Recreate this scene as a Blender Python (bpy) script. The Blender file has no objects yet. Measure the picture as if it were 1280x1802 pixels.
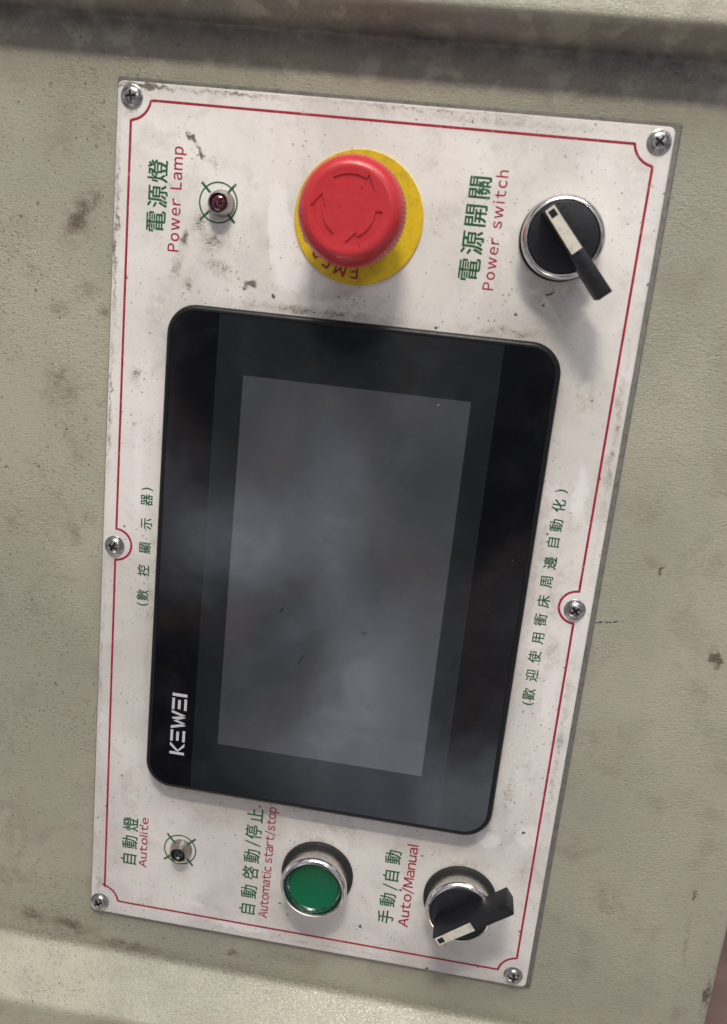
import bpy, bmesh, math, random
from mathutils import Matrix, Vector, noise as mnoise
random.seed(7)
S = 0.001                                   # everything below is written in millimetres on the control plate
scene = bpy.context.scene
COL = scene.collection
# plate frame: x = towards the top edge of the upright plate turned on its side, z = out of the plate
R4 = Matrix(((0, 1, 0, 0), (0, 0, -1, 0), (-1, 0, 0, 1.3), (0, 0, 0, 1)))

def mm(x, y, z): return Vector((x*S, y*S, z*S))

# ---------------------------------------------------------------- camera
cam_d = bpy.data.cameras.new('camera'); cam = bpy.data.objects.new('camera', cam_d); COL.objects.link(cam)
rx = Vector((0.986727, 0.102666, -0.125814)); ry = Vector((-0.129490, 0.964985, -0.228115)); rz = Vector((0.097989, 0.241379, 0.965471))
cp = mm(39.823, 110.598, 336.6)
cam.matrix_world = R4 @ Matrix(((rx.x, ry.x, rz.x, cp.x), (rx.y, ry.y, rz.y, cp.y), (rx.z, ry.z, rz.z, cp.z), (0, 0, 0, 1)))
cam_d.sensor_fit = 'VERTICAL'; cam_d.sensor_height = 9.8; cam_d.lens = 9.8*1559.373/1802
cam_d.clip_start = 0.01; cam_d.clip_end = 100
cam_d.dof.use_dof = True; cam_d.dof.focus_distance = 0.37; cam_d.dof.aperture_fstop = 3.2
scene.camera = cam

WOFF = (7.1, 1.3, 3.3)
# ---------------------------------------------------------------- world: noise patches standing in for the workshop, shaped for the screen reflections
world = bpy.data.worlds.new('World'); scene.world = world; world.use_nodes = True
wn = world.node_tree; wn.nodes.clear()
def W(t, **k):
    n = wn.nodes.new(t)
    for a, b in k.items(): setattr(n, a, b)
    return n
wt = W('ShaderNodeTexCoord'); wno = W('ShaderNodeTexNoise'); wr = W('ShaderNodeValToRGB'); wb = W('ShaderNodeBackground'); wo = W('ShaderNodeOutputWorld')
wno.inputs['Scale'].default_value = 4.2; wno.inputs['Detail'].default_value = 1.5; wno.inputs['Distortion'].default_value = 0.8
e = wr.color_ramp.elements
e[0].position = 0.42; e[0].color = (0.03, 0.035, 0.045, 1)
e[1].position = 0.66; e[1].color = (3.0, 3.2, 3.5, 1)
for p_, c_ in ((0.475, (0.06, 0.07, 0.075, 1)), (0.51, (0.75, 0.46, 0.36, 1)), (0.54, (0.25, 0.28, 0.30, 1)), (0.59, (1.3, 1.25, 1.5, 1))):
    q = e.new(p_); q.color = c_
wm = W('ShaderNodeMapping'); wm.inputs['Location'].default_value = WOFF; wm.inputs['Scale'].default_value = (.6, 1.15, 1.15); wn.links.new(wt.outputs['Generated'], wm.inputs[0]); wn.links.new(wm.outputs[0], wno.inputs['Vector']); wn.links.new(wno.outputs['Fac'], wr.inputs['Fac'])
wn.links.new(wr.outputs['Color'], wb.inputs['Color']); wb.inputs['Strength'].default_value = 0.5
wn.links.new(wb.outputs[0], wo.inputs[0])

# ---------------------------------------------------------------- work lamp, plus unseen fill and glint lights added
def area(name, pos, target, sx, sy, power, col):
    d = bpy.data.lights.new(name, 'AREA'); d.shape = 'RECTANGLE'; d.size = sx*S; d.size_y = sy*S; d.energy = power; d.color = col
    o = bpy.data.objects.new(name, d); COL.objects.link(o)
    p = Vector(pos)*S; z = (p-Vector(target)*S).normalized()
    y = Vector((0, 1, 0)); x = y.cross(z).normalized(); y = z.cross(x)
    m = Matrix.Identity(4)
    for i in range(3): m[i][0], m[i][1], m[i][2], m[i][3] = x[i], y[i], z[i], p[i]
    o.matrix_world = R4 @ m
    return o
area('work_lamp', (-20, 1560, 1010), (0, 0, 0), 340, 110, 20.0, (1.0, 0.925, 0.79))
area('glint_lamp', (430, 640, 1050), (80, 60, 0), 12, 12, 0.9, (0.93, 0.97, 1.0))  # small unseen lamp added to raise glints on the wrinkled paint
area('soft_fill', (150, 2000, 800), (0, 0, 0), 1900, 450, 29.0, (0.95, 0.97, 1.0))  # wide unseen fill, kept low so the flange still blocks it
area('warm_fill', (-500, -2300, 1000), (0, -80, 0), 900, 500, 5.0, (1.0, 0.86, 0.68))  # unseen fill added to warm the lower part of the plate

scene.view_settings.view_transform = 'Standard'; scene.view_settings.look = 'None'
scene.view_settings.exposure = 0.0; scene.view_settings.gamma = 1.0
scene.render.engine = 'CYCLES'; scene.cycles.max_bounces = 8

# ================================================================ materials
class NT:
    def __init__(s, name):
        s.m = bpy.data.materials.new(name); s.m.use_nodes = True; s.t = s.m.node_tree; s.t.nodes.clear()
        s.out = s.n('ShaderNodeOutputMaterial'); s.b = s.n('ShaderNodeBsdfPrincipled'); s.l(s.b.outputs[0], s.out.inputs[0])
        tc = s.n('ShaderNodeTexCoord'); v = s.n('ShaderNodeVectorMath'); v.operation = 'SCALE'; v.inputs['Scale'].default_value = 1000
        s.l(tc.outputs['Object'], v.inputs[0]); s.co = v.outputs[0]      # object coordinates in mm
    def n(s, t): return s.t.nodes.new(t)
    def l(s, a, b): s.t.links.new(a, b)
    def put(s, sock, v):
        if hasattr(v, 'is_output'): s.l(v, sock)
        else: sock.default_value = v
    def set(s, **k):
        for a, v in k.items():
            s.put(s.b.inputs[a.replace('_', ' ')], (*v, 1) if isinstance(v, tuple) and len(v) == 3 else v)
    def math(s, op, a, b=0.0, clamp=False):
        n = s.n('ShaderNodeMath'); n.operation = op; n.use_clamp = clamp; s.put(n.inputs[0], a); s.put(n.inputs[1], b); return n.outputs[0]
    def noise(s, scale, detail=2.0, rough=0.5, dist=0.0, vec=None, off=None):
        n = s.n('ShaderNodeTexNoise'); n.inputs['Scale'].default_value = scale; n.inputs['Detail'].default_value = detail
        n.inputs['Roughness'].default_value = rough; n.inputs['Distortion'].default_value = dist
        v = vec or s.co
        if off is not None: v = s.mapping(off, (0, 0, 0), (1, 1, 1), v)
        s.l(v, n.inputs['Vector']); return n.outputs['Fac']
    def mapping(s, loc, rot, sc, vec=None, typ='POINT'):
        m = s.n('ShaderNodeMapping'); m.vector_type = typ
        m.inputs['Location'].default_value = loc; m.inputs['Rotation'].default_value = rot; m.inputs['Scale'].default_value = sc
        s.l(vec or s.co, m.inputs['Vector']); return m.outputs[0]
    def ramp(s, v, a, b, lo=0.0, hi=1.0):
        n = s.n('ShaderNodeMapRange'); n.clamp = True; n.interpolation_type = 'SMOOTHSTEP'
        s.put(n.inputs[0], v); n.inputs[1].default_value = a; n.inputs[2].default_value = b
        s.put(n.inputs[3], lo); s.put(n.inputs[4], hi); return n.outputs[0]
    def voro(s, scale, vec=None, rnd=1.0, feature='F1'):
        n = s.n('ShaderNodeTexVoronoi'); n.feature = feature; n.inputs['Scale'].default_value = scale; n.inputs['Randomness'].default_value = rnd
        s.l(vec or s.co, n.inputs['Vector']); return n
    def mix(s, f, a, b):
        n = s.n('ShaderNodeMix'); n.data_type = 'RGBA'; n.clamp_factor = True
        s.put(n.inputs[0], f); s.put(n.inputs[6], (*a, 1) if isinstance(a, tuple) else a); s.put(n.inputs[7], (*b, 1) if isinstance(b, tuple) else b)
        return n.outputs[2]
    def bump(s, h, strength, dist, prev=None):
        n = s.n('ShaderNodeBump'); n.inputs['Strength'].default_value = strength; n.inputs['Distance'].default_value = dist*S
        s.put(n.inputs['Height'], h)
        if prev is not None: s.l(prev, n.inputs['Normal'])
        return n.outputs[0]
    def blob(s, x, y, rx_, ry_, deg=0, warp=None):
        """soft ellipse centred on (x, y): 1 at the centre, 0 at its rim"""
        v = s.mapping((x, y, 0), (0, 0, math.radians(deg)), (rx_, ry_, 1e4), warp or s.co, 'TEXTURE')
        n = s.n('ShaderNodeVectorMath'); n.operation = 'LENGTH'; s.l(v, n.inputs[0])
        return s.ramp(n.outputs['Value'], 1.0, 0.1)
    def warped(s, amt, scale):
        n = s.n('ShaderNodeTexNoise'); n.inputs['Scale'].default_value = scale; n.inputs['Detail'].default_value = 2; s.l(s.co, n.inputs['Vector'])
        a = s.n('ShaderNodeVectorMath'); a.operation = 'SUBTRACT'; s.l(n.outputs['Color'], a.inputs[0]); a.inputs[1].default_value = (.5, .5, .5)
        b = s.n('ShaderNodeVectorMath'); b.operation = 'SCALE'; s.l(a.outputs[0], b.inputs[0]); b.inputs['Scale'].default_value = amt
        c = s.n('ShaderNodeVectorMath'); c.operation = 'ADD'; s.l(s.co, c.inputs[0]); s.l(b.outputs[0], c.inputs[1]); return c.outputs[0]
    def specks(s, scale, size, thin, off=(0, 0, 0)):
        """sparse irregular dots; thin = share of cells left empty"""
        wv = s.warped(0.5/scale, scale*3)
        v = s.voro(scale, s.mapping(off, (0, 0, 0.4), (1, 1, 1), wv))
        sep = s.n('ShaderNodeSeparateColor'); s.l(v.outputs['Color'], sep.inputs[0])
        rad = s.math('MULTIPLY', s.math('SUBTRACT', sep.outputs[0], thin, True), size/(1-thin))
        return s.math('MULTIPLY', s.math('SUBTRACT', rad, v.outputs['Distance']), 30.0, True)

def stains(t, lst, warp):
    acc = None
    for (x, y, a, b, deg, k) in lst:
        m = t.math('MULTIPLY', t.blob(x, y, a, b, deg, warp), k)
        acc = m if acc is None else t.math('MAXIMUM', acc, m)
    return acc

def mat_paint():
    t = NT('beige_wrinkle_paint')
    wp = t.warped(6.0, 0.25)
    big = t.noise(0.010, 4, .55, .4)
    mid = t.noise(0.05, 5, .6, .5, off=(31, 7, 0))
    fine = t.noise(1.7, 4, .65)
    base = t.mix(t.ramp(big, .35, .65), (0.335, 0.318, 0.247), (0.415, 0.390, 0.298))
    base = t.mix(t.math('MULTIPLY', t.ramp(mid, .52, .70), .38), base, (0.25, 0.225, 0.18))
    # worn grease marks
    L = [(-114, 126, 8, 17, -28, 1.0), (-108, 133, 4, 9, -10, .8), (-111, 99, 9, 7, 0, .55), (-121, 92, 9, 5, 15, .6), (-103, 92, 4, 5, 0, .8),
         (-121, 66, 8, 9, 40, .7), (-116, 58, 6, 8, 10, .6), (-133, 104, 8, 4, 0, .4), (-105, 157, 9, 7, 0, .45), (-123, 151, 10, 9, 30, .4),
         (-140, 4, 10, 9, 0, .5), (-113, 1, 8, 6, -35, .75), (-107, 10, 6, 6, 0, .4), (118, 21, 7, 5, -20, .55), (122, 19, 2.2, 2.6, 0, 1.3), (148.5, -14, 3.2, 8, 25, 1.1),
         (145, -10, 10, 14, 20, .35), (-128, -186, 18, 8, -8, .8), (-110, -188, 22, 7, -6, .9), (-82, -193, 30, 5, -2, .8), (-138, -168, 16, 12, 0, .5),
         (-137, -148, 10, 20, 0, .4), (-33, -187, 6, 2.5, 20, .9), (-5, -184, 16, 4, 0, .4), (160, -118, 1.6, 4, 0, 1.1), (161, -140, 1.5, 20, 3, .6),
         (174, -164, 3, 12, 0, 1.1), (163, -176, 6, 6, 0, .6), (106, -55, 9, 8, 0, .45), (126, -128, 12, 16, 30, .5), (108, -106, 10, 10, 0, .5),
         (20, 190, 60, 5, 0, .55), (-60, 193, 60, 4, 0, .55), (90, 191, 40, 4, 0, .5), (100, -165, 20, 6, 0, .3)]
    st = stains(t, L, wp); mid2 = t.noise(.22, 4, .65, .3, off=(2, 6, 0))
    w1 = t.noise(0.62, 3.0, .55, 1.2, vec=t.mapping((0, 0, 0), (0, 0, .5), (1, 1.6, 1)))
    sp = t.math('ADD', t.math('MULTIPLY', fine, .6), t.math('MULTIPLY', t.noise(.33, 4, .7, off=(5, 9, 0)), .4))
    thr = t.math('SUBTRACT', 0.74, t.math('MULTIPLY', st, 0.37))
    mark = t.math('MULTIPLY', t.math('SUBTRACT', sp, thr), 7.0, True)
    mark = t.math('MULTIPLY', mark, .75)
    base = t.mix(t.math('MULTIPLY', t.math('MULTIPLY', st, t.ramp(mid2, .35, .6)), .7), base, (0.17, 0.13, 0.09))
    base = t.mix(mark, base, (0.075, 0.058, 0.042))
    # a scratch of small dark nicks
    sc = t.blob(104.5, -5, 7.5, .55, 12, t.warped(1.2, .5))
    base = t.mix(t.math('MULTIPLY', t.ramp(sc, .1, .3), t.ramp(t.noise(.9, 2), .47, .53)), base, (0.03, 0.025, 0.02))
    sep = t.n('ShaderNodeSeparateXYZ'); t.l(t.co, sep.inputs[0])
    left = t.ramp(sep.outputs[0], 40, -90)
    base = t.mix(t.math('MULTIPLY', t.specks(.24, .17, .60), t.math('ADD', t.math('MULTIPLY', left, .6), .15)), base, (0.06, 0.048, 0.036))
    base = t.mix(t.math('MULTIPLY', t.specks(.50, .26, .50, (9, 4, 0)), t.math('MULTIPLY', left, .7)), base, (0.14, 0.115, 0.085))
    # wrinkle dirt, then the strip and corner darkened under the top flange
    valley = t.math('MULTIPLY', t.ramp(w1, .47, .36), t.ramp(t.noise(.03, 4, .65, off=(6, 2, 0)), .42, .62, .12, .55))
    base = t.mix(t.math('MULTIPLY', valley, t.math('ADD', t.math('MULTIPLY', left, .6), .4)), base, (0.17, 0.145, 0.105))  # dirt caught in the wrinkles
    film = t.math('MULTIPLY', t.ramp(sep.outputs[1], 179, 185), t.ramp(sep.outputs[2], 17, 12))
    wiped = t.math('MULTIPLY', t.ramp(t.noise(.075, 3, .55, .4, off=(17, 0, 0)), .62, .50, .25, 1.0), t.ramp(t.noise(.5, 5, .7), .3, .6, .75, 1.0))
    base = t.mix(t.math('MULTIPLY', t.math('MULTIPLY', film, wiped), .62), base, (0.135, 0.115, 0.10))      # deepens the flange's cast shadow in the colour, with wiped dirt blotches
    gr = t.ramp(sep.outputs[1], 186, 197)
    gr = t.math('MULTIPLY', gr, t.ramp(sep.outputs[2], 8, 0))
    base = t.mix(t.math('MULTIPLY', gr, t.ramp(t.noise(.12, 4, .7), .3, .7, .45, .95)), base, (0.06, 0.055, 0.055))  # darker, blotchy tone in the corner at the flange foot
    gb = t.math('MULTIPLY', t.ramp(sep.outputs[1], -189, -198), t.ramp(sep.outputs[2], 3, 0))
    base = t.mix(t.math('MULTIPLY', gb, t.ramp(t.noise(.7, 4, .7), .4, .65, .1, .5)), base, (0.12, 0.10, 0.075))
    # chips at the foot of the lower flange
    t.set(Base_Color=base, Roughness=t.ramp(t.noise(.06, 3), .3, .7, .34, .52))
    t.b.inputs['Specular IOR Level'].default_value = .5; t.b.inputs['Coat Weight'].default_value = .12; t.b.inputs['Coat Roughness'].default_value = .10
    w2 = t.noise(1.7, 2, .5, .6)
    amp = t.ramp(t.noise(.018, 2, off=(3, 3, 3)), .35, .65, .45, 1.0)
    h = t.math('MULTIPLY', t.math('ADD', w1, t.math('MULTIPLY', w2, .35)), amp)
    nb = t.bump(h, 1.0, .46); t.set(Normal=nb)
    t.l(t.bump(t.noise(.85, 1.5, .5, .8, off=(4, 4, 0)), 1.0, .17), t.b.inputs['Coat Normal'])
    return t.m

def mat_plate():
    t = NT('white_plate_face')
    wp = t.warped(5.0, .3)
    sep = t.n('ShaderNodeSeparateXYZ'); t.l(t.co, sep.inputs[0])
    big = t.noise(.017, 5, .6, .6)
    mid = t.noise(.09, 6, .65, .5, off=(11, 3, 0))
    base = t.mix(t.ramp(big, .32, .66), (0.60, 0.57, 0.53), (0.77, 0.735, 0.69))
    base = t.mix(t.math('MULTIPLY', t.ramp(mid, .49, .74), .38), base, (0.42, 0.38, 0.345))
    # wiped, cleaner swipes
    cl = stains(t, [(-36, 128, 7, 26, 8, .9), (-30, 112, 12, 7, 0, .7), (89, -102, 7, 8, 0, 1.0), (73, -107, 8, 5, 0, .8), (-52, -163, 10, 3, -15, .6),
                    (-30, -171, 20, 3, -2, .8), (58, 92, 22, 5, 10, .6), (88, -40, 5, 22, 0, .6), (87, 45, 5, 18, 0, .5), (-86, 30, 4, 40, 0, .4)], wp)
    base = t.mix(t.math('MULTIPLY', t.ramp(cl, .1, .45), .7), base, (0.82, 0.79, 0.765))
    L = [(-71.5, 157.5, 1.4, 5.5, 40, 1.25), (-67.5, 153, 1.6, 5, 40, 1.2), (-62, 150, 7, 4, -20, .55), (-79, 141, 3, 3, 0, .5), (-46, 108.5, 5.5, 2.6, 10, 1.25),
         (-48, 106.6, 3, 1.6, 0, 1.2), (-71.5, 122, 2.6, 6, -15, 1.0), (-74, 112, 4, 9, -10, .8), (-70, 106, 6, 5, 0, .7), (64.2, 115.9, 2.4, 1.6, 35, 1.4), (62.5, 111.8, 1.7, 1.1, 0, 1.4),
         (61, 114, 5, 5, 0, .6), (-88, 70, 4, 5, -30, .75), (-88, 50, 5, 4, 20, .7), (-89, 173.8, 24, 1.9, 0, 1.1), (-60, 173.6, 40, 1.6, 0, .8), (10, 174, 60, 1.2, 0, .7),
         (-98.5, 120, 1.6, 60, 0, .9), (-98.8, 60, 1.3, 50, 0, .8), (-98.8, -60, 1.0, 90, 0, .55), (-20, 101, 55, 3.0, 0, .75), (50, 101, 26, 3.2, 0, .7), (-10, -106, 60, 4, 0, .55),
         (-60, -107, 22, 3, 0, .6), (75.5, 20, 2.5, 70, 0, .45), (-79, -30, 2.5, 60, 0, .5), (78, -85, 4, 18, 0, .6), (84, 5, 8, 30, 0, .35), (84, -68, 6, 8, 0, .45),
         (-62, 128, 10, 14, 0, .45), (-80, 95, 10, 14, 0, .4), (-84, -112, 10, 18, 0, .35), (90, -120, 8, 12, 0, .5), (-46, -118, 18, 10, 0, .4), (10, -113, 20, 6, 0, .5),
         (-94, 164, 5, 4, 30, .6), (-60, 122, 9, 6, 10, .8), (-58, 113, 14, 5, -15, .7), (-66, 128, 5, 8, 0, .7), (-6, 106, 22, 6, 0, .5), (66, 118, 16, 6, 0, .5), (96, 60, 2, 60, 0, .7), (95, -60, 2, 70, 0, .6), (40, 172, 60, 2, 0, .6), (85, -20, 5, 20, 0, .5), (0, -173, 80, 1.5, 0, .5), (-96, -160, 3, 12, 0, .6), (3, -120, 18, 3, 0, .5), (65, -120, 18, 4, 0, .6), (83, 80, 8, 12, 0, .5), (88, 160, 10, 14, 0, .3)]
    st = stains(t, L, wp)
    n1 = t.math('ADD', t.math('MULTIPLY', t.noise(1.5, 4, .75, .2, vec=t.mapping((0, 0, 0), (0, 0, .7), (.75, 1.7, 1))), .62), t.math('MULTIPLY', t.noise(.22, 3, .6, off=(7, 1, 0)), .38))
    thr = t.math('SUBTRACT', .695, t.math('MULTIPLY', st, .295))
    mark = t.math('MULTIPLY', t.math('MULTIPLY', t.math('SUBTRACT', n1, thr), 8.0, True), .85)
    base = t.mix(t.math('MULTIPLY', t.math('MULTIPLY', st, t.ramp(t.noise(.3, 4, .7, off=(1, 5, 0)), .38, .6)), .6), base, (0.30, 0.25, 0.19))
    base = t.mix(mark, base, (0.075, 0.06, 0.048))
    # fine peppering of dust, denser towards the left edge and round the screen
    dens = t.ramp(t.noise(.03, 3, .6, off=(2, 8, 0)), .38, .62, .25, 1.0)
    base = t.mix(t.math('MULTIPLY', t.specks(.55, .26, .40), t.math('MULTIPLY', dens, .8)), base, (0.22, 0.19, 0.17))
    base = t.mix(t.math('MULTIPLY', t.specks(.17, .15, .62, (4, 4, 0)), .9), base, (0.035, 0.03, 0.028))
    base = t.mix(t.math('MULTIPLY', t.specks(1.1, .30, .3, (1, 7, 0)), t.math('MULTIPLY', dens, .6)), base, (0.30, 0.27, 0.24))
    # hairline scuffs
    scv = t.noise(.10, 5, .6, 2.2, off=(50, 20, 0))
    scr = t.math('ABSOLUTE', t.math('SUBTRACT', scv, .5))
    hair = t.math('MULTIPLY', t.ramp(scr, .0035, .0), t.ramp(t.noise(.045, 2, off=(9, 9, 0)), .55, .66))
    base = t.mix(t.math('MULTIPLY', hair, .4), base, (0.25, 0.22, 0.2))
    t.set(Base_Color=base, Roughness=t.ramp(mid, .3, .7, .30, .46), Normal=t.bump(t.noise(.9, 3, .6), .10, .12))
    t.b.inputs['Coat Weight'].default_value = .0
    return t.m

def simple(name, col, rough=.4, metal=0.0, bump=None, spec=.5, mottled=0.0, coat=0.0):
    t = NT(name)
    c = col
    if mottled: c = t.mix(t.ramp(t.noise(.35, 5, .65, .4), .42, .72, 0, mottled), col, tuple(x*.35+.02 for x in col))
    t.set(Base_Color=c if not isinstance(c, tuple) else c, Metallic=metal, Roughness=t.ramp(t.noise(.5, 4, .6), .3, .7, rough*.8, rough*1.25))
    t.b.inputs['Specular IOR Level'].default_value = spec; t.b.inputs['Coat Weight'].default_value = coat
    if bump: t.set(Normal=t.bump(t.noise(bump[0], 3, .6), bump[1], bump[2]))
    return t.m

def mat_print(name, col):
    t = NT(name)
    w = t.ramp(t.noise(.8, 5, .75, .3), .585, .70)                   # worn-off flecks
    t.set(Base_Color=t.mix(t.math('MULTIPLY', w, .75), t.mix(t.ramp(t.noise(.2, 3), .3, .7), col, tuple(x*1.3+.004 for x in col)), (0.6, 0.56, 0.52)), Roughness=.42)
    return t.m

def mat_glass_face(name, col, rough, smudge=0.5, marks=(), ior=1.5):
    t = NT(name)
    base = t.mix(t.ramp(t.noise(.03, 4, .6, .6), .35, .7), col, tuple(x*1.18+.002 for x in col))
    dust = t.math('ADD', t.specks(.11, .06, .70), t.specks(.32, .055, .86, (3, 2, 0)), True)
    base = t.mix(t.math('MULTIPLY', dust, .7), base, (0.55, 0.55, 0.55))
    film = t.math('MULTIPLY', t.ramp(t.noise(.045, 5, .6, .3, off=(8, 2, 0)), .45, .75), .03*smudge)
    base = t.mix(film, base, (0.35, 0.36, 0.38))
    # oily streaks rubbed across
    strk = t.noise(.55, 4, .6, .3, vec=t.mapping((0, 0, 0), (0, 0, .42), (.10, 1.6, 1)))
    smask = stains(t, [(52, -62, 26, 12, -20, 1), (30, -66, 22, 9, -20, 1), (18, 54, 20, 12, 20, .5), (-66, 70, 8, 20, 30, .5)], t.warped(5, .1))
    base = t.mix(t.math('MULTIPLY', t.math('MULTIPLY', t.ramp(strk, .5, .66), smask), .022*(smudge > .9)), base, (0.6, 0.6, 0.6))
    for (x, y, a, b, d) in marks:
        base = t.mix(t.ramp(t.blob(x, y, a, b, d, t.warped(1.2, .6)), .1, .5), base, (0.026, 0.025, 0.024))
    t.set(Base_Color=base, Roughness=t.math('ADD', t.math('MULTIPLY', t.ramp(t.noise(.04, 4, .6, .4), .35, .7), .09*smudge), rough))
    t.b.inputs['IOR'].default_value = ior
    t.set(Normal=t.bump(t.noise(.03, 2), .25, .5))
    return t.m

M = {}
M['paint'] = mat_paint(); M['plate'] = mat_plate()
M['gasket'] = simple('grey_grimy_gasket', (0.16, 0.15, 0.13), .6, mottled=.8, bump=(.8, .3, .2))
M['red_print'] = mat_print('red_print', (0.30, 0.005, 0.026))
M['green_print'] = mat_print('green_print', (0.005, 0.085, 0.022))
M['brown_print'] = mat_print('brown_print', (0.27, 0.03, 0.01))
M['red_plastic'] = simple('red_plastic', (0.52, 0.030, 0.037), .34, bump=(.5, .12, .15), spec=.5, mottled=.10)
M['yellow'] = simple('yellow_disc', (0.70, 0.475, 0.012), .42, mottled=.38, bump=(1.5, .2, .05))
M['black'] = simple('black_plastic', (0.009, 0.0095, 0.012), .40, bump=(2.5, .15, .02), spec=.45)
M['rim'] = simple('black_housing', (0.006, 0.006, 0.007), .42, bump=(1.5, .2, .05), spec=.35)
M['flange'] = simple('dark_rubber', (0.022, 0.021, 0.020), .7, spec=.3)
M['chrome'] = simple('brushed_chrome', (0.76, 0.74, 0.71), .21, 1.0, mottled=.25)
M['nickel'] = simple('dull_nickel', (0.40, 0.37, 0.34), .30, 1.0, mottled=.3)
M['steel'] = simple('screw_steel', (0.50, 0.49, 0.48), .27, 1.0, mottled=.7, bump=(1.5, .35, .08))
M['recess'] = simple('screw_recess', (0.05, 0.047, 0.043), .5, .8)
M['ivory'] = simple('ivory_insert', (0.66, 0.62, 0.52), .4, mottled=.45)
M['green_lens'] = simple('green_lens', (0.002, 0.120, 0.048), .55, spec=.25, bump=(.12, .1, .2))
M['green_rim'] = simple('green_lens_edge', (0.003, 0.045, 0.022), .25, coat=.4)
M['red_lens'] = simple('dark_red_lens', (0.055, 0.004, 0.008), .08, coat=1.0)
M['dark_lens'] = simple('dark_green_lens', (0.004, 0.012, 0.009), .06, coat=1.0)
M['logo'] = simple('silver_logo', (0.55, 0.55, 0.55), .4)
M['strip'] = mat_glass_face('dark_side_film', (0.004, 0.0042, 0.006), .06, .6)
M['film'] = mat_glass_face('screen_film', (0.0110, 0.0150, 0.0180), .07, .8)
M['display'] = mat_glass_face('switched_off_display', (0.047, 0.052, 0.061), .09, 1.0, ior=1.8,
                              marks=[(11.8, -20.8, 1.6, 1.3, 0), (-12.6, -36.3, .4, 3.5, -18), (17, -52, .4, 1.6, -20), (-22, -16, .8, 1.8, -30)])
def mat_bg():
    t = NT('brown_machine'); t.set(Base_Color=t.mix(t.ramp(t.noise(.004, 3), .4, .6), (0.30, 0.20, 0.16), (0.17, 0.12, 0.10)), Roughness=.7); return t.m
M['bg'] = mat_bg()

# ================================================================ builders
def link(name, bm_or_me, mat, parent=None, smooth=True, angle=35):
    if isinstance(bm_or_me, bmesh.types.BMesh):
        bmesh.ops.recalc_face_normals(bm_or_me, faces=bm_or_me.faces[:])
        me = bpy.data.meshes.new(name); bm_or_me.to_mesh(me); bm_or_me.free()
    else: me = bm_or_me
    me.materials.clear(); me.materials.append(mat)
    if smooth:
        me.polygons.foreach_set('use_smooth', [True]*len(me.polygons)); me.set_sharp_from_angle(angle=math.radians(angle))
    o = bpy.data.objects.new(name, me); COL.objects.link(o)
    if parent is not None: o.parent = parent
    return o
def thing(name, label, cat, at=(0, 0, 0), rot=0.0, group=None, tall=1.0):
    o = bpy.data.objects.new(name, None); o.empty_display_size = .01; COL.objects.link(o)
    o.matrix_world = R4 @ Matrix.Translation(mm(*at)) @ Matrix.Rotation(rot, 4, 'Z') @ Matrix.Diagonal((1, 1, tall, 1))
    o['label'] = label; o['category'] = cat
    if group: o['group'] = group
    return o

def lathe(profile, seg=96, center=(0, 0)):
    """profile of (radius, height) in mm, open; r = 0 closes to a point"""
    bm = bmesh.new(); rings = []
    for r, h in profile:
        if r < 1e-6: rings.append([bm.verts.new(mm(center[0], center[1], h))])
        else: rings.append([bm.verts.new(mm(center[0]+r*math.cos(2*math.pi*i/seg), center[1]+r*math.sin(2*math.pi*i/seg), h)) for i in range(seg)])
    for a, b in zip(rings, rings[1:]):
        for i in range(seg):
            j = (i+1) % seg
            if len(a) == 1 and len(b) == 1: continue
            if len(a) == 1: bm.faces.new((a[0], b[i], b[j]))
            elif len(b) == 1: bm.faces.new((a[i], a[j], b[0]))
            else: bm.faces.new((a[i], a[j], b[j], b[i]))
    return bm
def arc(cx, cy, r, a0, a1, n):
    return [(cx+r*math.cos(math.radians(a0+(a1-a0)*i/n)), cy+r*math.sin(math.radians(a0+(a1-a0)*i/n))) for i in range(n+1)]
def rrect(x0, y0, x1, y1, r, n=10):
    return arc(x1-r, y1-r, r, 0, 90, n)+arc(x0+r, y1-r, r, 90, 180, n)+arc(x0+r, y0+r, r, 180, 270, n)+arc(x1-r, y0+r, r, 270, 360, n)
def loft(loops, cap_bottom=False, cap_top=True):
    """loops: list of (list of xy, h)"""
    bm = bmesh.new(); rs = [[bm.verts.new(mm(x, y, h)) for x, y in pts] for pts, h in loops]
    for a, b in zip(rs, rs[1:]):
        n = len(a)
        for i in range(n): bm.faces.new((a[i], a[(i+1) % n], b[(i+1) % n], b[i]))
    if cap_top: bm.faces.new(rs[-1])
    if cap_bottom: bm.faces.new(rs[0][::-1])
    return bm
def ribbon(bm, pts, w, h):
    """flat printed line of width w along pts, mitred"""
    n = len(pts); L = []; Rr = []
    for i, (x, y) in enumerate(pts):
        a = Vector(pts[max(i-1, 0)]); b = Vector(pts[min(i+1, n-1)]); p = Vector((x, y))
        d1 = (p-a).normalized() if i > 0 else (b-p).normalized(); d2 = (b-p).normalized() if i < n-1 else d1
        n1 = Vector((-d1.y, d1.x)); n2 = Vector((-d2.y, d2.x)); m = (n1+n2).normalized(); k = w/2/max(.35, m.dot(n1))
        L.append(bm.verts.new(mm(x+m.x*k, y+m.y*k, h))); Rr.append(bm.verts.new(mm(x-m.x*k, y-m.y*k, h)))
    for i in range(n-1): bm.faces.new((L[i], Rr[i], Rr[i+1], L[i+1]))
def poly(bm, pts, h): bm.faces.new([bm.verts.new(mm(x, y, h)) for x, y in pts])

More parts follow.
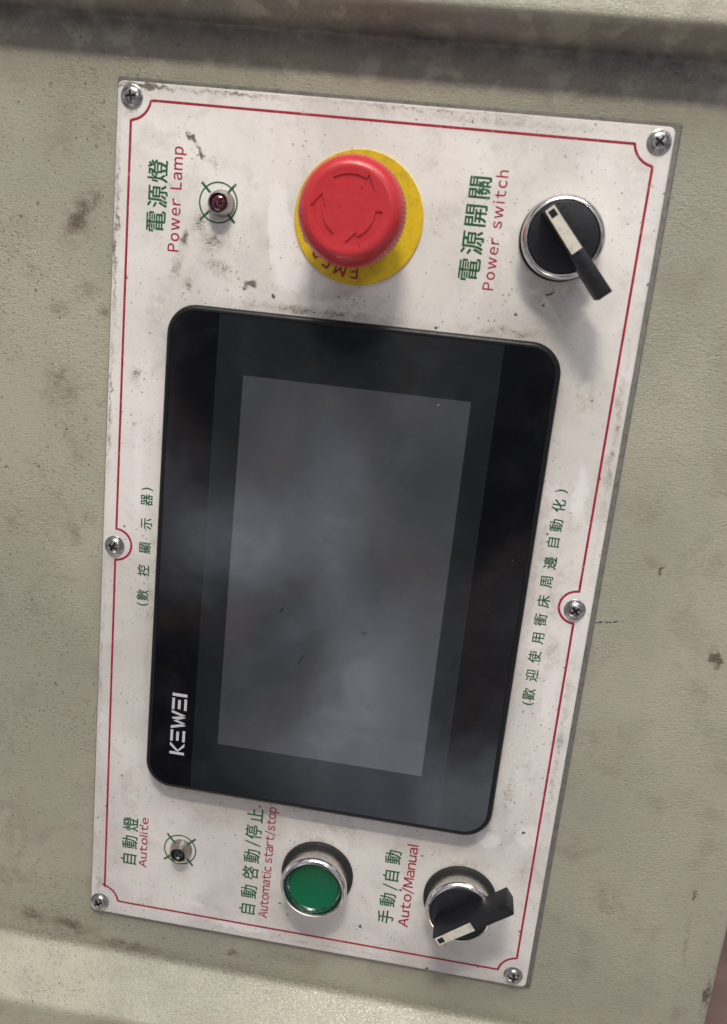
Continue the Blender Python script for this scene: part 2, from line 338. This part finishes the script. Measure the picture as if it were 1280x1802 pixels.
def glyph_mesh(txt):
    q = lambda a, b, c, d: [(a, b), (c, b), (c, d), (a, d)]
    if txt in ('ｌ', 'ｉ'):
        vs = q(0, 0, .085, .79) if txt == 'ｌ' else q(0, 0, .085, .55)+q(0, .67, .085, .77)
        return vs, [tuple(range(i, i+4)) for i in range(0, len(vs), 4)]
    if txt in ('／', '/'): return [(0, -.12), (.07, -.12), (.36, .80), (.29, .80)], [(0, 1, 2, 3)]
    c = bpy.data.curves.new('letters', 'FONT'); c.body = txt; c.size = 1; c.resolution_u = 4
    o = bpy.data.objects.new('letters', c); COL.objects.link(o); bpy.context.view_layer.update()
    me = o.to_mesh(); vs = [(v.co.x, v.co.y) for v in me.vertices]; fs = [tuple(p.vertices) for p in me.polygons]
    o.to_mesh_clear(); bpy.data.objects.remove(o); bpy.data.curves.remove(c)
    return vs, fs
def lay(bm, vf, fn, h, fat=.012):
    if fat:                                                     # printed a little heavier than the font's regular weight
        for i, (a, b) in enumerate(((-fat, -fat), (fat, -fat), (fat, fat), (-fat, fat))):
            lay(bm, ([(u+a, v+b) for u, v in vf[0]], vf[1]), fn, h+.002*i, 0)
        return
    vs, fs = vf; bv = [bm.verts.new(mm(*fn(x, y), h)) for x, y in vs]
    for f in fs:
        try: bm.faces.new([bv[i] for i in f])
        except ValueError: pass
# texts read towards +y, tops of the letters towards -x
def han(items, em, sy=1.0, h=0.0):
    bm = bmesh.new()
    for ch, x, y in items:
        vf = glyph_mesh(ch)
        if ord(ch) < 256:
            xs = [v[0] for v in vf[0]]; ys = [v[1] for v in vf[0]]; cx, cy = (min(xs)+max(xs))/2, (min(ys)+max(ys))/2; k = em*.95
        else: cx, cy, k = .5, .355, em
        lay(bm, vf, lambda u, v: (x-(v-cy)*k, y+(u-cx)*k*sy), h)
    return bm
def wide(ch): return chr(ord(ch)+0xFEE0) if 33 <= ord(ch) <= 126 else ch
def latin(txt, xtop, xbase, y0, y1, h=0.0): return spaced(txt, xtop, xbase, y0, y1, .085, h)
def latin_plain(txt, xtop, xbase, y0, y1, h=0.0):
    """capital tops at xtop, baseline at xbase, reading from y0 to y1"""
    bm = bmesh.new(); n = glyph_mesh(txt)
    us = [v[0] for v in n[0]]; u0, u1 = min(us), max(us)
    lay(bm, n, lambda u, v: (xbase-(xbase-xtop)*v/.69, y0+(u-u0)/(u1-u0)*(y1-y0)), h)
    return bm
def spaced(txt, xtop, xbase, y0, y1, gap, h=0.0):
    """the same, letterspaced by gap ems"""
    bm = bmesh.new(); pen = 0.0; runs = []
    adv = lambda s: max(v[0] for v in glyph_mesh(s)[0])
    for i, ch in enumerate(txt):
        if ch == ' ': pen += .16+gap*1.6; continue
        vf = glyph_mesh(wide(ch)); us = [v[0] for v in vf[0]]
        if ch in 'li': pen += .035
        runs.append((vf, pen-min(us))); pen += .035*(ch in 'li'); pen += max(us)-min(us)+gap
    tot = pen-gap
    for vf, off in runs:
        lay(bm, vf, lambda u, v: (xbase-(xbase-xtop)*v/.73, y0+(u+off)/tot*(y1-y0)), h)
    return bm

def boolean_cut(me, cutter_bm):
    a = bpy.data.objects.new('cut_a', me); cm = bpy.data.meshes.new('cut'); bmesh.ops.recalc_face_normals(cutter_bm, faces=cutter_bm.faces[:]); cutter_bm.to_mesh(cm); cutter_bm.free()
    b = bpy.data.objects.new('cut_b', cm); COL.objects.link(a); COL.objects.link(b)
    md = a.modifiers.new('b', 'BOOLEAN'); md.object = b; md.operation = 'DIFFERENCE'; md.solver = 'EXACT'
    bpy.context.view_layer.update(); dg = bpy.context.evaluated_depsgraph_get()
    out = bpy.data.meshes.new_from_object(a.evaluated_get(dg))
    bpy.data.objects.remove(a); bpy.data.objects.remove(b); return out
def to_mesh(bm, name='m'):
    bmesh.ops.recalc_face_normals(bm, faces=bm.faces[:]); me = bpy.data.meshes.new(name); bm.to_mesh(me); bm.free(); return me
def prism(bm, pts, h0, h1):
    a = [bm.verts.new(mm(x, y, h0)) for x, y in pts]; b = [bm.verts.new(mm(x, y, h1)) for x, y in pts]; n = len(pts)
    bm.faces.new(a[::-1]); bm.faces.new(b)
    for i in range(n): bm.faces.new((a[i], a[(i+1) % n], b[(i+1) % n], b[i]))

# ================================================================ the cabinet front
cab = thing('electrical_cabinet', 'beige grey painted steel cabinet front with wrinkled paint and dark grease marks', 'cabinet')
XL, XR = -260.0, 176.6
def sheet(profile, x0, x1, thick, segs=1):
    """profile of (y, h) swept along x, given a back face"""
    n = len(profile); back = []
    for i, (y, h) in enumerate(profile):
        a = Vector(profile[max(i-1, 0)]); b = Vector(profile[min(i+1, n-1)]); d = (b-a).normalized()
        back.append((y-d.y*thick*-1, h-d.x*thick*-1*-1))
    bm = bmesh.new(); loopp = profile+back[::-1]
    xs = [x0+(x1-x0)*i/segs for i in range(segs+1)]
    R_ = [[bm.verts.new(mm(x, y, h)) for y, h in loopp] for x in xs]; m = len(loopp)
    for a, b in zip(R_, R_[1:]):
        for i in range(m): bm.faces.new((a[i], a[(i+1) % m], b[(i+1) % m], b[i]))
    bm.faces.new(R_[0]); bm.faces.new(R_[-1][::-1]); return bm
# flat panel, its right end folded back
pr = [(XL, 0), (XR-2.5, 0)]+[(XR-2.5+2.5*math.sin(math.radians(a)), -2.5+2.5*math.cos(math.radians(a))) for a in (15, 30, 45, 60, 75, 90)]+[(XR, -24)]
def panel_bm():
    bm = bmesh.new(); ys = [-196.0, 195.4]
    inner = [(x-1.5*(1 if i >= len(pr)-4 else 0), h-1.5 if i < len(pr)-1 else h) for i, (x, h) in enumerate(pr)]
    lp = pr+inner[::-1]
    A = [[bm.verts.new(mm(x, y, h)) for x, h in lp] for y in ys]; m = len(lp)
    for i in range(m): bm.faces.new((A[0][i], A[0][(i+1) % m], A[1][(i+1) % m], A[1][i]))
    return bm
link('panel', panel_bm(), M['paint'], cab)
top = [(195.4, 0), (196.0, .1), (196.5, .5), (196.8, 1.0), (202.6, 13.9), (203.1, 14.7), (203.8, 15.2), (204.8, 15.4), (206.5, 15.2), (209.5, 14.5), (300, -5)]
def walls(profile, flip):
    bm = bmesh.new(); xs = [XL, XR]
    out = [(y+(1.5 if not flip else -1.5), h-1.5) for y, h in profile]
    lp = profile+out[::-1]; m = len(lp)
    A = [[bm.verts.new(mm(x, y, h)) for y, h in lp] for x in xs]
    for i in range(m): bm.faces.new((A[0][i], A[0][(i+1) % m], A[1][(i+1) % m], A[1][i]))
    bm.faces.new(A[0]); bm.faces.new(A[1][::-1]); return bm
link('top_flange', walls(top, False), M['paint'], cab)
bot = [(-196.0, 0), (-196.9, .15), (-197.7, .5), (-198.4, 1.2), (-212.2, 20.6), (-213.3, 21.7), (-214.8, 22.2), (-217, 22.3), (-300, 22.3)]
link('bottom_flange', walls(bot, True), M['paint'], cab)

# machine standing behind, seen past the right edge
bm = bmesh.new(); prism(bm, rrect(190, -1100, 1900, 900, 30), -1060, -700)
mac = link('machine_frame', bm, M['bg']); mac.matrix_world = R4; mac['label'] = 'blurred brown machine frame behind the right edge of the cabinet'; mac['category'] = 'machine'

# ================================================================ control plate
ZP = 1.8
plate = thing('control_plate', 'dirty white control plate with thin red border line and green and red lettering', 'control panel')
link('gasket', loft([(rrect(-100.3, -176.4, 100.7, 176.7, 1.0, 4), 0.0), (rrect(-100.3, -176.4, 100.7, 176.7, 1.0, 4), .75), (rrect(-99.9, -176.1, 100.4, 176.3, 1.0, 4), .95)]), M['gasket'], plate)
link('face_plate', loft([(rrect(-99.8, -175.9, 98.5, 175.2, 2.2, 5), 0.9), (rrect(-99.8, -175.9, 98.5, 175.2, 2.2, 5), ZP-.3), (rrect(-99.5, -175.6, 98.2, 174.9, 2.0, 5), ZP-.07), (rrect(-99.15, -175.25, 97.85, 174.55, 1.8, 5), ZP)]), M['plate'], plate, angle=20)
H = ZP+.03
# red border with notched corners and side bulges
x0, x1, y0, y1 = -94.2, 92.7, -169.0, 169.2
r = 7.4
pts = []
pts += [(x0+r+.4, y1), (x1-r+.2, y1-.4)] + [(x1+1.0-8.2*math.cos(math.radians(a)), y1+1.0-8.2*math.sin(math.radians(a))) for a in (10, 22, 34, 46, 58, 70, 80)]
pts += [(x1+.1, y1-r), (x1-.1, 6.6)] + [(x1-.2-6.6*math.sin(math.radians(a)), -.1+6.6*math.cos(math.radians(a))) for a in range(8, 180, 12)]
pts += [(x1-.2, -6.8), (x1+.1, y0+r)] + [(x1+1.0-8.2*math.sin(math.radians(a)), y0-1.0+8.2*math.cos(math.radians(a))) for a in (10, 22, 34, 46, 58, 70, 80)]
pts += [(x1-r+.2, y0), (x0+r+.4, y0)] + [(x0-1.0+8.2*math.cos(math.radians(a)), y0-1.0+8.2*math.sin(math.radians(a))) for a in (10, 22, 34, 46, 58, 70, 80)]
pts += [(x0+.7, y0+r-.6), (x0, -6.8)] + [(x0+6.6*math.sin(math.radians(a)), -.2-6.6*math.cos(math.radians(a))) for a in range(8, 180, 12)]
pts += [(x0, 6.5), (x0-.2, y1-r)] + [(x0-1.0+8.2*math.sin(math.radians(a)), y1+1.0-8.2*math.cos(math.radians(a))) for a in (10, 22, 34, 46, 58, 70, 80)]
pts += [(x0+r+.4, y1)]
bm = bmesh.new(); ribbon(bm, pts, .92, H); link('red_border', bm, M['red_print'], plate, False)

def letter(bm, mat, label, parent=None, name='lettering'):
    o = link(name, bm, M[mat], parent or plate, False); o['label'] = label; return o
letter(han([('電', -83.2, 127.4), ('源', -82.9, 136.4), ('燈', -83.1, 145.3)], 8.3, 1.0, H), 'green_print', 'green characters beside the red power lamp')
letter(spaced('Power Lamp', -78.2, -74.1, 117.4, 154.4, .19, H), 'red_print', 'red words Power Lamp')
letter(han([('電', 34.9, 121.7), ('源', 34.9, 131.1), ('開', 34.8, 140.5), ('關', 35.0, 150.0)], 8.6, 1.0, H), 'green_print', 'green characters beside the power switch')
letter(spaced('Power switch', 40.4, 44.2, 115.4, 156.4, .21, H), 'red_print', 'red words Power switch')
letter(han([('(', -81.8, -24.5), ('數', -81.8, -20.5), ('控', -81.9, -9.8), ('顯', -81.8, 0), ('示', -81.6, 10.3), ('器', -81.9, 20.1), (')', -81.8, 24.6)], 5.5, .92, H), 'green_print', 'spaced green characters in brackets left of the screen')
letter(han([('(', 80.1, -42.9), ('歡', 80.0, -38.9), ('迎', 80.0, -30.7), ('使', 79.9, -22.7), ('用', 80.0, -14.6), ('衝', 79.9, -7.0), ('床', 79.9, .7), ('周', 79.8, 8.9), ('邊', 80.1, 16.5), ('自', 79.9, 24.7), ('動', 80.1, 31.6), ('化', 79.9, 39.3), (')', 80.0, 45.0)], 5.3, 1.0, H), 'green_print', 'long row of spaced green characters right of the screen')
letter(han([('自', -82.6, -146.1), ('動', -82.5, -137.4), ('燈', -82.4, -128.4)], 7.7, .92, H), 'green_print', 'green characters beside the dark indicator lamp')
letter(latin('Autolite', -78.0, -74.6, -149.0, -124.0, H), 'red_print', 'red word Autolite')
letter(han([('自', -27.0, -161.0), ('動', -26.9, -151.9), ('啓', -26.9, -142.4), ('動', -26.9, -133.9), ('/', -27.1, -127.6), ('停', -27.0, -122.0), ('止', -26.7, -113.8)], 7.9, .90, H), 'green_print', 'green characters with a slash beside the green button')
letter(latin('Automatic start/stop', -21.9, -18.0, -164.0, -108.4, H), 'red_print', 'red words Automatic start/stop')
letter(han([('手', 34.4, -152.6), ('動', 34.4, -143.9), ('/', 34.7, -137.4), ('自', 34.6, -131.9), ('動', 34.5, -122.6)], 7.5, .95, H), 'green_print', 'green characters with a slash beside the lower selector switch')
letter(latin('Auto/Manual', 40.1, 44.3, -156.0, -115.0, H), 'red_print', 'red words Auto/Manual')
def target(cx, cy, tilt, label):
    bm = bmesh.new(); ribbon(bm, arc(cx, cy, 7.1, 0, 360, 64), .58, H)
    for a in (48, 135, 225, 315):
        a = math.radians(a+tilt); ribbon(bm, [(cx+4.6*math.cos(a), cy+4.6*math.sin(a)), (cx+9.4*math.cos(a), cy+9.4*math.sin(a))], .9, H+.01)
    letter(bm, 'green_print', label, name='target_mark')
target(-59.8, 136.3, 0, 'green ring with four ticks round the red lamp'); target(-59.5, -136.9, -4, 'green ring with four ticks round the dark lamp')

# ================================================================ screws
def screw(x, y, rot, hgt, label):
    t = thing('screw', label, 'screw', (x, y, ZP), rot, 'screws fastening the control plate')
    link('washer', lathe([(4.15, .0), (4.15, .35), (3.95, .5), (3.3, .55), (3.2, .3)], 48), M['steel'], t)
    prof = [(3.45, .2), (3.45, .55)]+[(3.45*math.cos(math.radians(a)), .55+hgt*math.sin(math.radians(a))) for a in (15, 30, 45, 60, 75)]+[(0, .55+hgt)]
    bm = lathe([(0, .2)]+prof, 40); me = to_mesh(bm)
    c = bmesh.new(); w = .42; l = 1.95
    prism(c, [(w, w), (w, l), (-w, l), (-w, w), (-l, w), (-l, -w), (-w, -w), (-w, -l), (w, -l), (w, -w), (l, -w), (l, w)], .75, 6)
    out = boolean_cut(me, c)
    link('head', out, M['steel'], t, True, 40)
    bm = lathe([(0, .80), (1.2, .80)], 16); bm2 = bmesh.new()
    ribbon(bm2, [(-l, 0), (l, 0)], w*2-.02, .78); ribbon(bm2, [(0, -l), (0, l)], w*2-.02, .785)
    bm.free(); link('recess', bm2, M['recess'], t, False)
screw(-94.3, 170.0, .15, 1.3, 'screw in the corner of the plate nearest the power lamp')
screw(93.6, 170.0, .95, 1.3, 'screw in the corner of the plate above the power switch')
screw(-94.6, -.8, 1.15, 1.9, 'screw in the left edge of the plate inside a red half circle')
screw(92.1, -.9, .75, 2.0, 'screw in the right edge of the plate inside a red half circle')
screw(-95.4, -170.6, .5, 2.0, 'screw in the corner of the plate below the Autolite lamp')
screw(92.4, -170.5, .05, 1.9, 'screw in the corner of the plate below the black selector switch')

# ================================================================ emergency stop
es = thing('emergency_stop_button', 'red mushroom emergency stop button on a yellow disc', 'emergency button', (-7.3, 135.6, ZP), tall=1.06)
disc = link('label_disc', lathe([(23.6, 0), (23.6, .5), (23.4, .68), (0, .7)], 128), M['yellow'], es)
bm = bmesh.new()
for i, ch in enumerate('EMERGENCY'):
    vf = glyph_mesh(ch); us = [v[0] for v in vf[0]]; cu = (min(us)+max(us))/2
    ang = math.radians(-88.5-16.2*i); k = 7.2; rb = 16.3            # letter tops point outwards, reading clockwise
    er = Vector((math.cos(ang), math.sin(ang))); et = Vector((math.sin(ang), -math.cos(ang)))
    lay(bm, vf, lambda u, v: tuple(er*(rb+v*k)+et*((u-cu)*k*.92)), .73)
letter(bm, 'brown_print', 'word EMERGENCY in a ring', disc)
link('collar', lathe([(14.2, .85), (14.2, 3.0), (12.6, 3.4), (12.6, 14.5)], 96), M['black'], es)
def knob():
    seg = 72*4; bm = bmesh.new(); rings = []
    prof = [(12.0, 12.2, 0), (16.6, 12.6, 0), (17.75, 14.0, .8), (18.15, 16.0, 1), (18.2, 21.6, 1), (18.0, 22.6, .7), (17.7, 23.6, .15), (17.2, 25.0, 0), (16.3, 26.3, 0), (15.4, 27.1, 0), (14.5, 27.6, 0), (13.7, 27.72, 0), (12.9, 27.68, 0), (11.5, 27.5, 0)]
    for r_, h_, k in prof:
        ring = []
        for i in range(seg):
            a = 2*math.pi*i/seg; tooth = abs(((i % 4)/4.0)*2-1)       # 72 teeth
            rr = r_+k*(.42*tooth-.10)
            ring.append(bm.verts.new(mm(rr*math.cos(a), rr*math.sin(a), h_)))
        rings.append(ring)
    for a, b in zip(rings, rings[1:]):
        for i in range(seg): bm.faces.new((a[i], a[(i+1) % seg], b[(i+1) % seg], b[i]))
    bm.faces.new(rings[-1]); bm.faces.new(rings[0][::-1])
    return to_mesh(bm)
c = bmesh.new()
def arrow(c, a_tail, a_head):
    ri, ro, hi, ho = 8.9, 11.4, 7.6, 13.0                       # curved body, then a triangular head
    n = 12; sp = [a_tail+(a_head-a_tail)*i/n for i in range(n+1)]
    P = lambda r_, a: (r_*math.cos(math.radians(a)), r_*math.sin(math.radians(a)))
    pts = [P(ro, a) for a in sp]+[P(ho, a_head), P(10.4, a_head-26), P(hi, a_head)]+[P(ri, a) for a in sp[::-1]]
    prism(c, pts, 27.08, 30)
arrow(c, 122, 64); arrow(c, 2, -66); arrow(c, -118, -180)
km = boolean_cut(knob(), c)
kn = link('mushroom_head', km, M['red_plastic'], es, True, 32)
kn.location = mm(.5, .3, 0)

# ================================================================ selector switches
def selector(x, y, d, flange_r, label):
    t = thing('selector_switch', label, 'switch', (x, y, ZP), tall=1.09)
    link('rubber_flange', lathe([(flange_r, 0), (flange_r, .9), (flange_r-.5, 1.3), (13.0, 1.3)], 96), M['flange'], t)
    link('bezel_ring', lathe([(13.7, 1.3), (13.7, 2.0), (14.0, 6.5), (14.3, 7.8), (14.28, 8.2), (14.0, 8.8), (13.5, 9.35), (12.9, 9.72), (12.5, 9.8), (12.3, 9.6), (12.28, 6.0)], 96), M['chrome'], t)
    link('dial', lathe([(12.25, 6.0), (12.25, 9.3), (11.95, 9.75), (11.5, 9.9), (0, 9.9)], 96), M['black'], t)
    d = Vector(d).normalized(); p = Vector((-d.y, d.x))                # d points from the pointer to the far end
    def Q(a, b): v = d*a+p*b; return (v.x, v.y)
    def shape(g): return [Q(-11.0+g, -2.1+g), Q(-11.0+g*2, -2.2+g), Q(23.8-g, -2.75+g), Q(24.1-g, -2.45+g), Q(24.1-g, 2.45-g), Q(23.8-g, 2.75-g), Q(-11.0+g*2, 2.2-g), Q(-11.0+g, 2.1-g)]
    lev = link('lever', loft([(shape(.0), 9.7), (shape(0), 19.3), (shape(.18), 19.65), (shape(.5), 19.8)], True), M['black'], t, True, 28)
    ins = bmesh.new(); prism(ins, [Q(-10.4, -1.75), Q(6.4, -2.0), Q(6.4, 2.0), Q(-10.4, 1.75)], 19.7, 19.98)
    insert = link('pointer_insert', ins, M['ivory'], lev, False)
    b = bmesh.new(); poly(b, [Q(-9.6, -1.15), Q(-7.0, -1.2), Q(-7.0, 1.2), Q(-9.6, 1.15)], 20.01)
    link('square_mark', b, M['black'], lev, False)
    return t
selector(65.6, 135.3, (22.9, -26.5), 14.7, 'black selector switch in a chrome ring marked Power switch, lever pointing to upper left')
selector(64.8, -137.0, (26.9, 20.6), 15.6, 'black selector switch in a chrome ring marked Auto/Manual, lever pointing to lower left')

# ================================================================ green push button
gb = thing('green_push_button', 'round green push button in a chrome ring', 'push button', (2.5, -137.0, ZP), tall=1.15)
link('rubber_flange', lathe([(15.7, 0), (15.7, .9), (15.2, 1.3), (13.0, 1.3)], 96), M['flange'], gb)
link('bezel_ring', lathe([(13.7, 1.3), (13.7, 2.0), (14.0, 6.5), (14.35, 7.9), (14.33, 8.4), (14.05, 9.1), (13.5, 9.7), (12.9, 10.0), (12.5, 10.05), (12.33, 9.8), (12.3, 5.0)], 96), M['chrome'], gb)
cap = link('lens', lathe([(10.55, 8.2), (10.2, 8.05), (0, 8.0)], 96), M['green_lens'], gb)
link('lens_edge', lathe([(12.28, 5.0), (12.28, 8.6), (12.0, 9.1), (11.6, 9.2), (11.0, 8.8), (10.5, 8.18)], 96), M['green_rim'], cap)

# ================================================================ indicator lamps
def lamp(x, y, prof, rl, hl, mat, label):
    t = thing('indicator_lamp', label, 'indicator lamp', (x, y, ZP))
    link('holder', lathe(prof, 64), M['nickel'], t)
    link('lens', lathe([(rl, hl-1.2), (rl, hl)]+[(rl*math.cos(math.radians(a)), hl+rl*.55*math.sin(math.radians(a))) for a in (20, 40, 60, 75)]+[(0, hl+rl*.55)], 48), mat, t)
lamp(-58.3, 136.0, [(4.9, 0), (4.9, 1.2), (4.75, 2.4), (4.1, 4.6), (3.75, 5.2), (3.4, 5.3), (3.15, 4.9), (3.1, 3.2)], 3.08, 4.0, M['red_lens'], 'small chrome indicator lamp with a dark red lens, lit off')
lamp(-58.9, -136.5, [(4.95, 0), (4.95, .5), (4.6, 1.6), (3.8, 4.3), (3.5, 4.9), (3.2, 5.0), (3.0, 4.6), (2.9, 2.8)], 2.88, 3.2, M['dark_lens'], 'small chrome indicator lamp with a black glass lens marked Autolite')

# ================================================================ touch screen
hmi = thing('touch_screen', 'black touch screen terminal switched off, grey display in a glossy black frame', 'touch screen', (0, 0, ZP))
ZT = 4.4
def rr(g, r_): return rrect(-75.3+g, -103.5+g, 72.5-g, 99.0-g, r_, 12)
link('housing', loft([(rr(0.6, 11.4), 0), (rr(.1, 11.6), .8), (rr(0, 11.6), 4.4), (rr(.3, 11.3), 5.3), (rr(1.0, 10.7), 5.95), (rr(1.7, 10.1), 6.1), (rr(2.1, 9.8), 6.0), (rr(2.15, 9.8), 5.2)], False, True), M['rim'], hmi, True, 40)
def clip(pts, xa, xb):
    def cut(ps, x, keep_right):
        out = []; n = len(ps)
        for i in range(n):
            a, b = ps[i], ps[(i+1) % n]; ia = (a[0] >= x) == keep_right; ib = (b[0] >= x) == keep_right
            if ia: out.append(a)
            if ia != ib: k = (x-a[0])/(b[0]-a[0]); out.append((x, a[1]+k*(b[1]-a[1])))
        return out
    return cut(cut(pts, xa, True), xb, False)
face = rr(2.25, 9.7)
def slab(name, pts, h, mat):
    bm = bmesh.new(); prism(bm, pts, 5.25, h); return link(name, bm, mat, hmi, False)
slab('side_strip', clip(face, -80, -55.0), 5.95, M['strip'])['label'] = 'dark strip with the KEWEI lettering'
slab('side_strip', clip(face, 51.0, 80), 5.95, M['strip'])['label'] = 'plain dark strip'
slab('front_film', clip(face, -55.0, 51.0), 5.97, M['film'])
slab('display', [(-44.4, -79.1), (41.7, -79.1), (41.7, 75.0), (-44.4, 75.0)], 5.985, M['display'])
# maker's lettering: u runs along the word, v up the letters (towards -x)
bm = bmesh.new()
def K(pts): poly(bm, [(-58.55-v*6.35, -87.1+u*(28.2/5.0)) for u, v in pts], 5.98)
def ebars(o):
    K([(o, .82), (o+.92, .82), (o+.92, 1), (o, 1)]); K([(o+.06, .42), (o+.80, .42), (o+.80, .60), (o+.06, .60)]); K([(o, 0), (o+.92, 0), (o+.92, .18), (o, .18)])
K([(0, 0), (.22, 0), (.22, 1), (0, 1)]); K([(.26, .52), (.72, 1), (.94, 1), (.94, .94), (.40, .45)][:5]); K([(.26, .42), (.26, .48), (.40, .44), (.98, 0), (.70, 0)])
ebars(1.08)
K([(2.10, 1), (2.42, .0), (2.62, 0), (2.32, 1)]); K([(2.46, .0), (2.62, 0), (2.86, .72), (2.74, .86)]); K([(2.74, .86), (2.86, .72), (3.08, 0), (3.06, .0)][:3]+[(3.06, 0)])
K([(2.86, .86), (3.06, .0), (3.26, 0), (3.00, .98)]); K([(3.08, 0), (3.26, 0), (3.58, 1), (3.38, 1)])
ebars(3.66)
K([(4.74, 0), (4.98, 0), (4.98, 1), (4.74, 1)])
link('maker_lettering', bm, M['logo'], hmi, False)
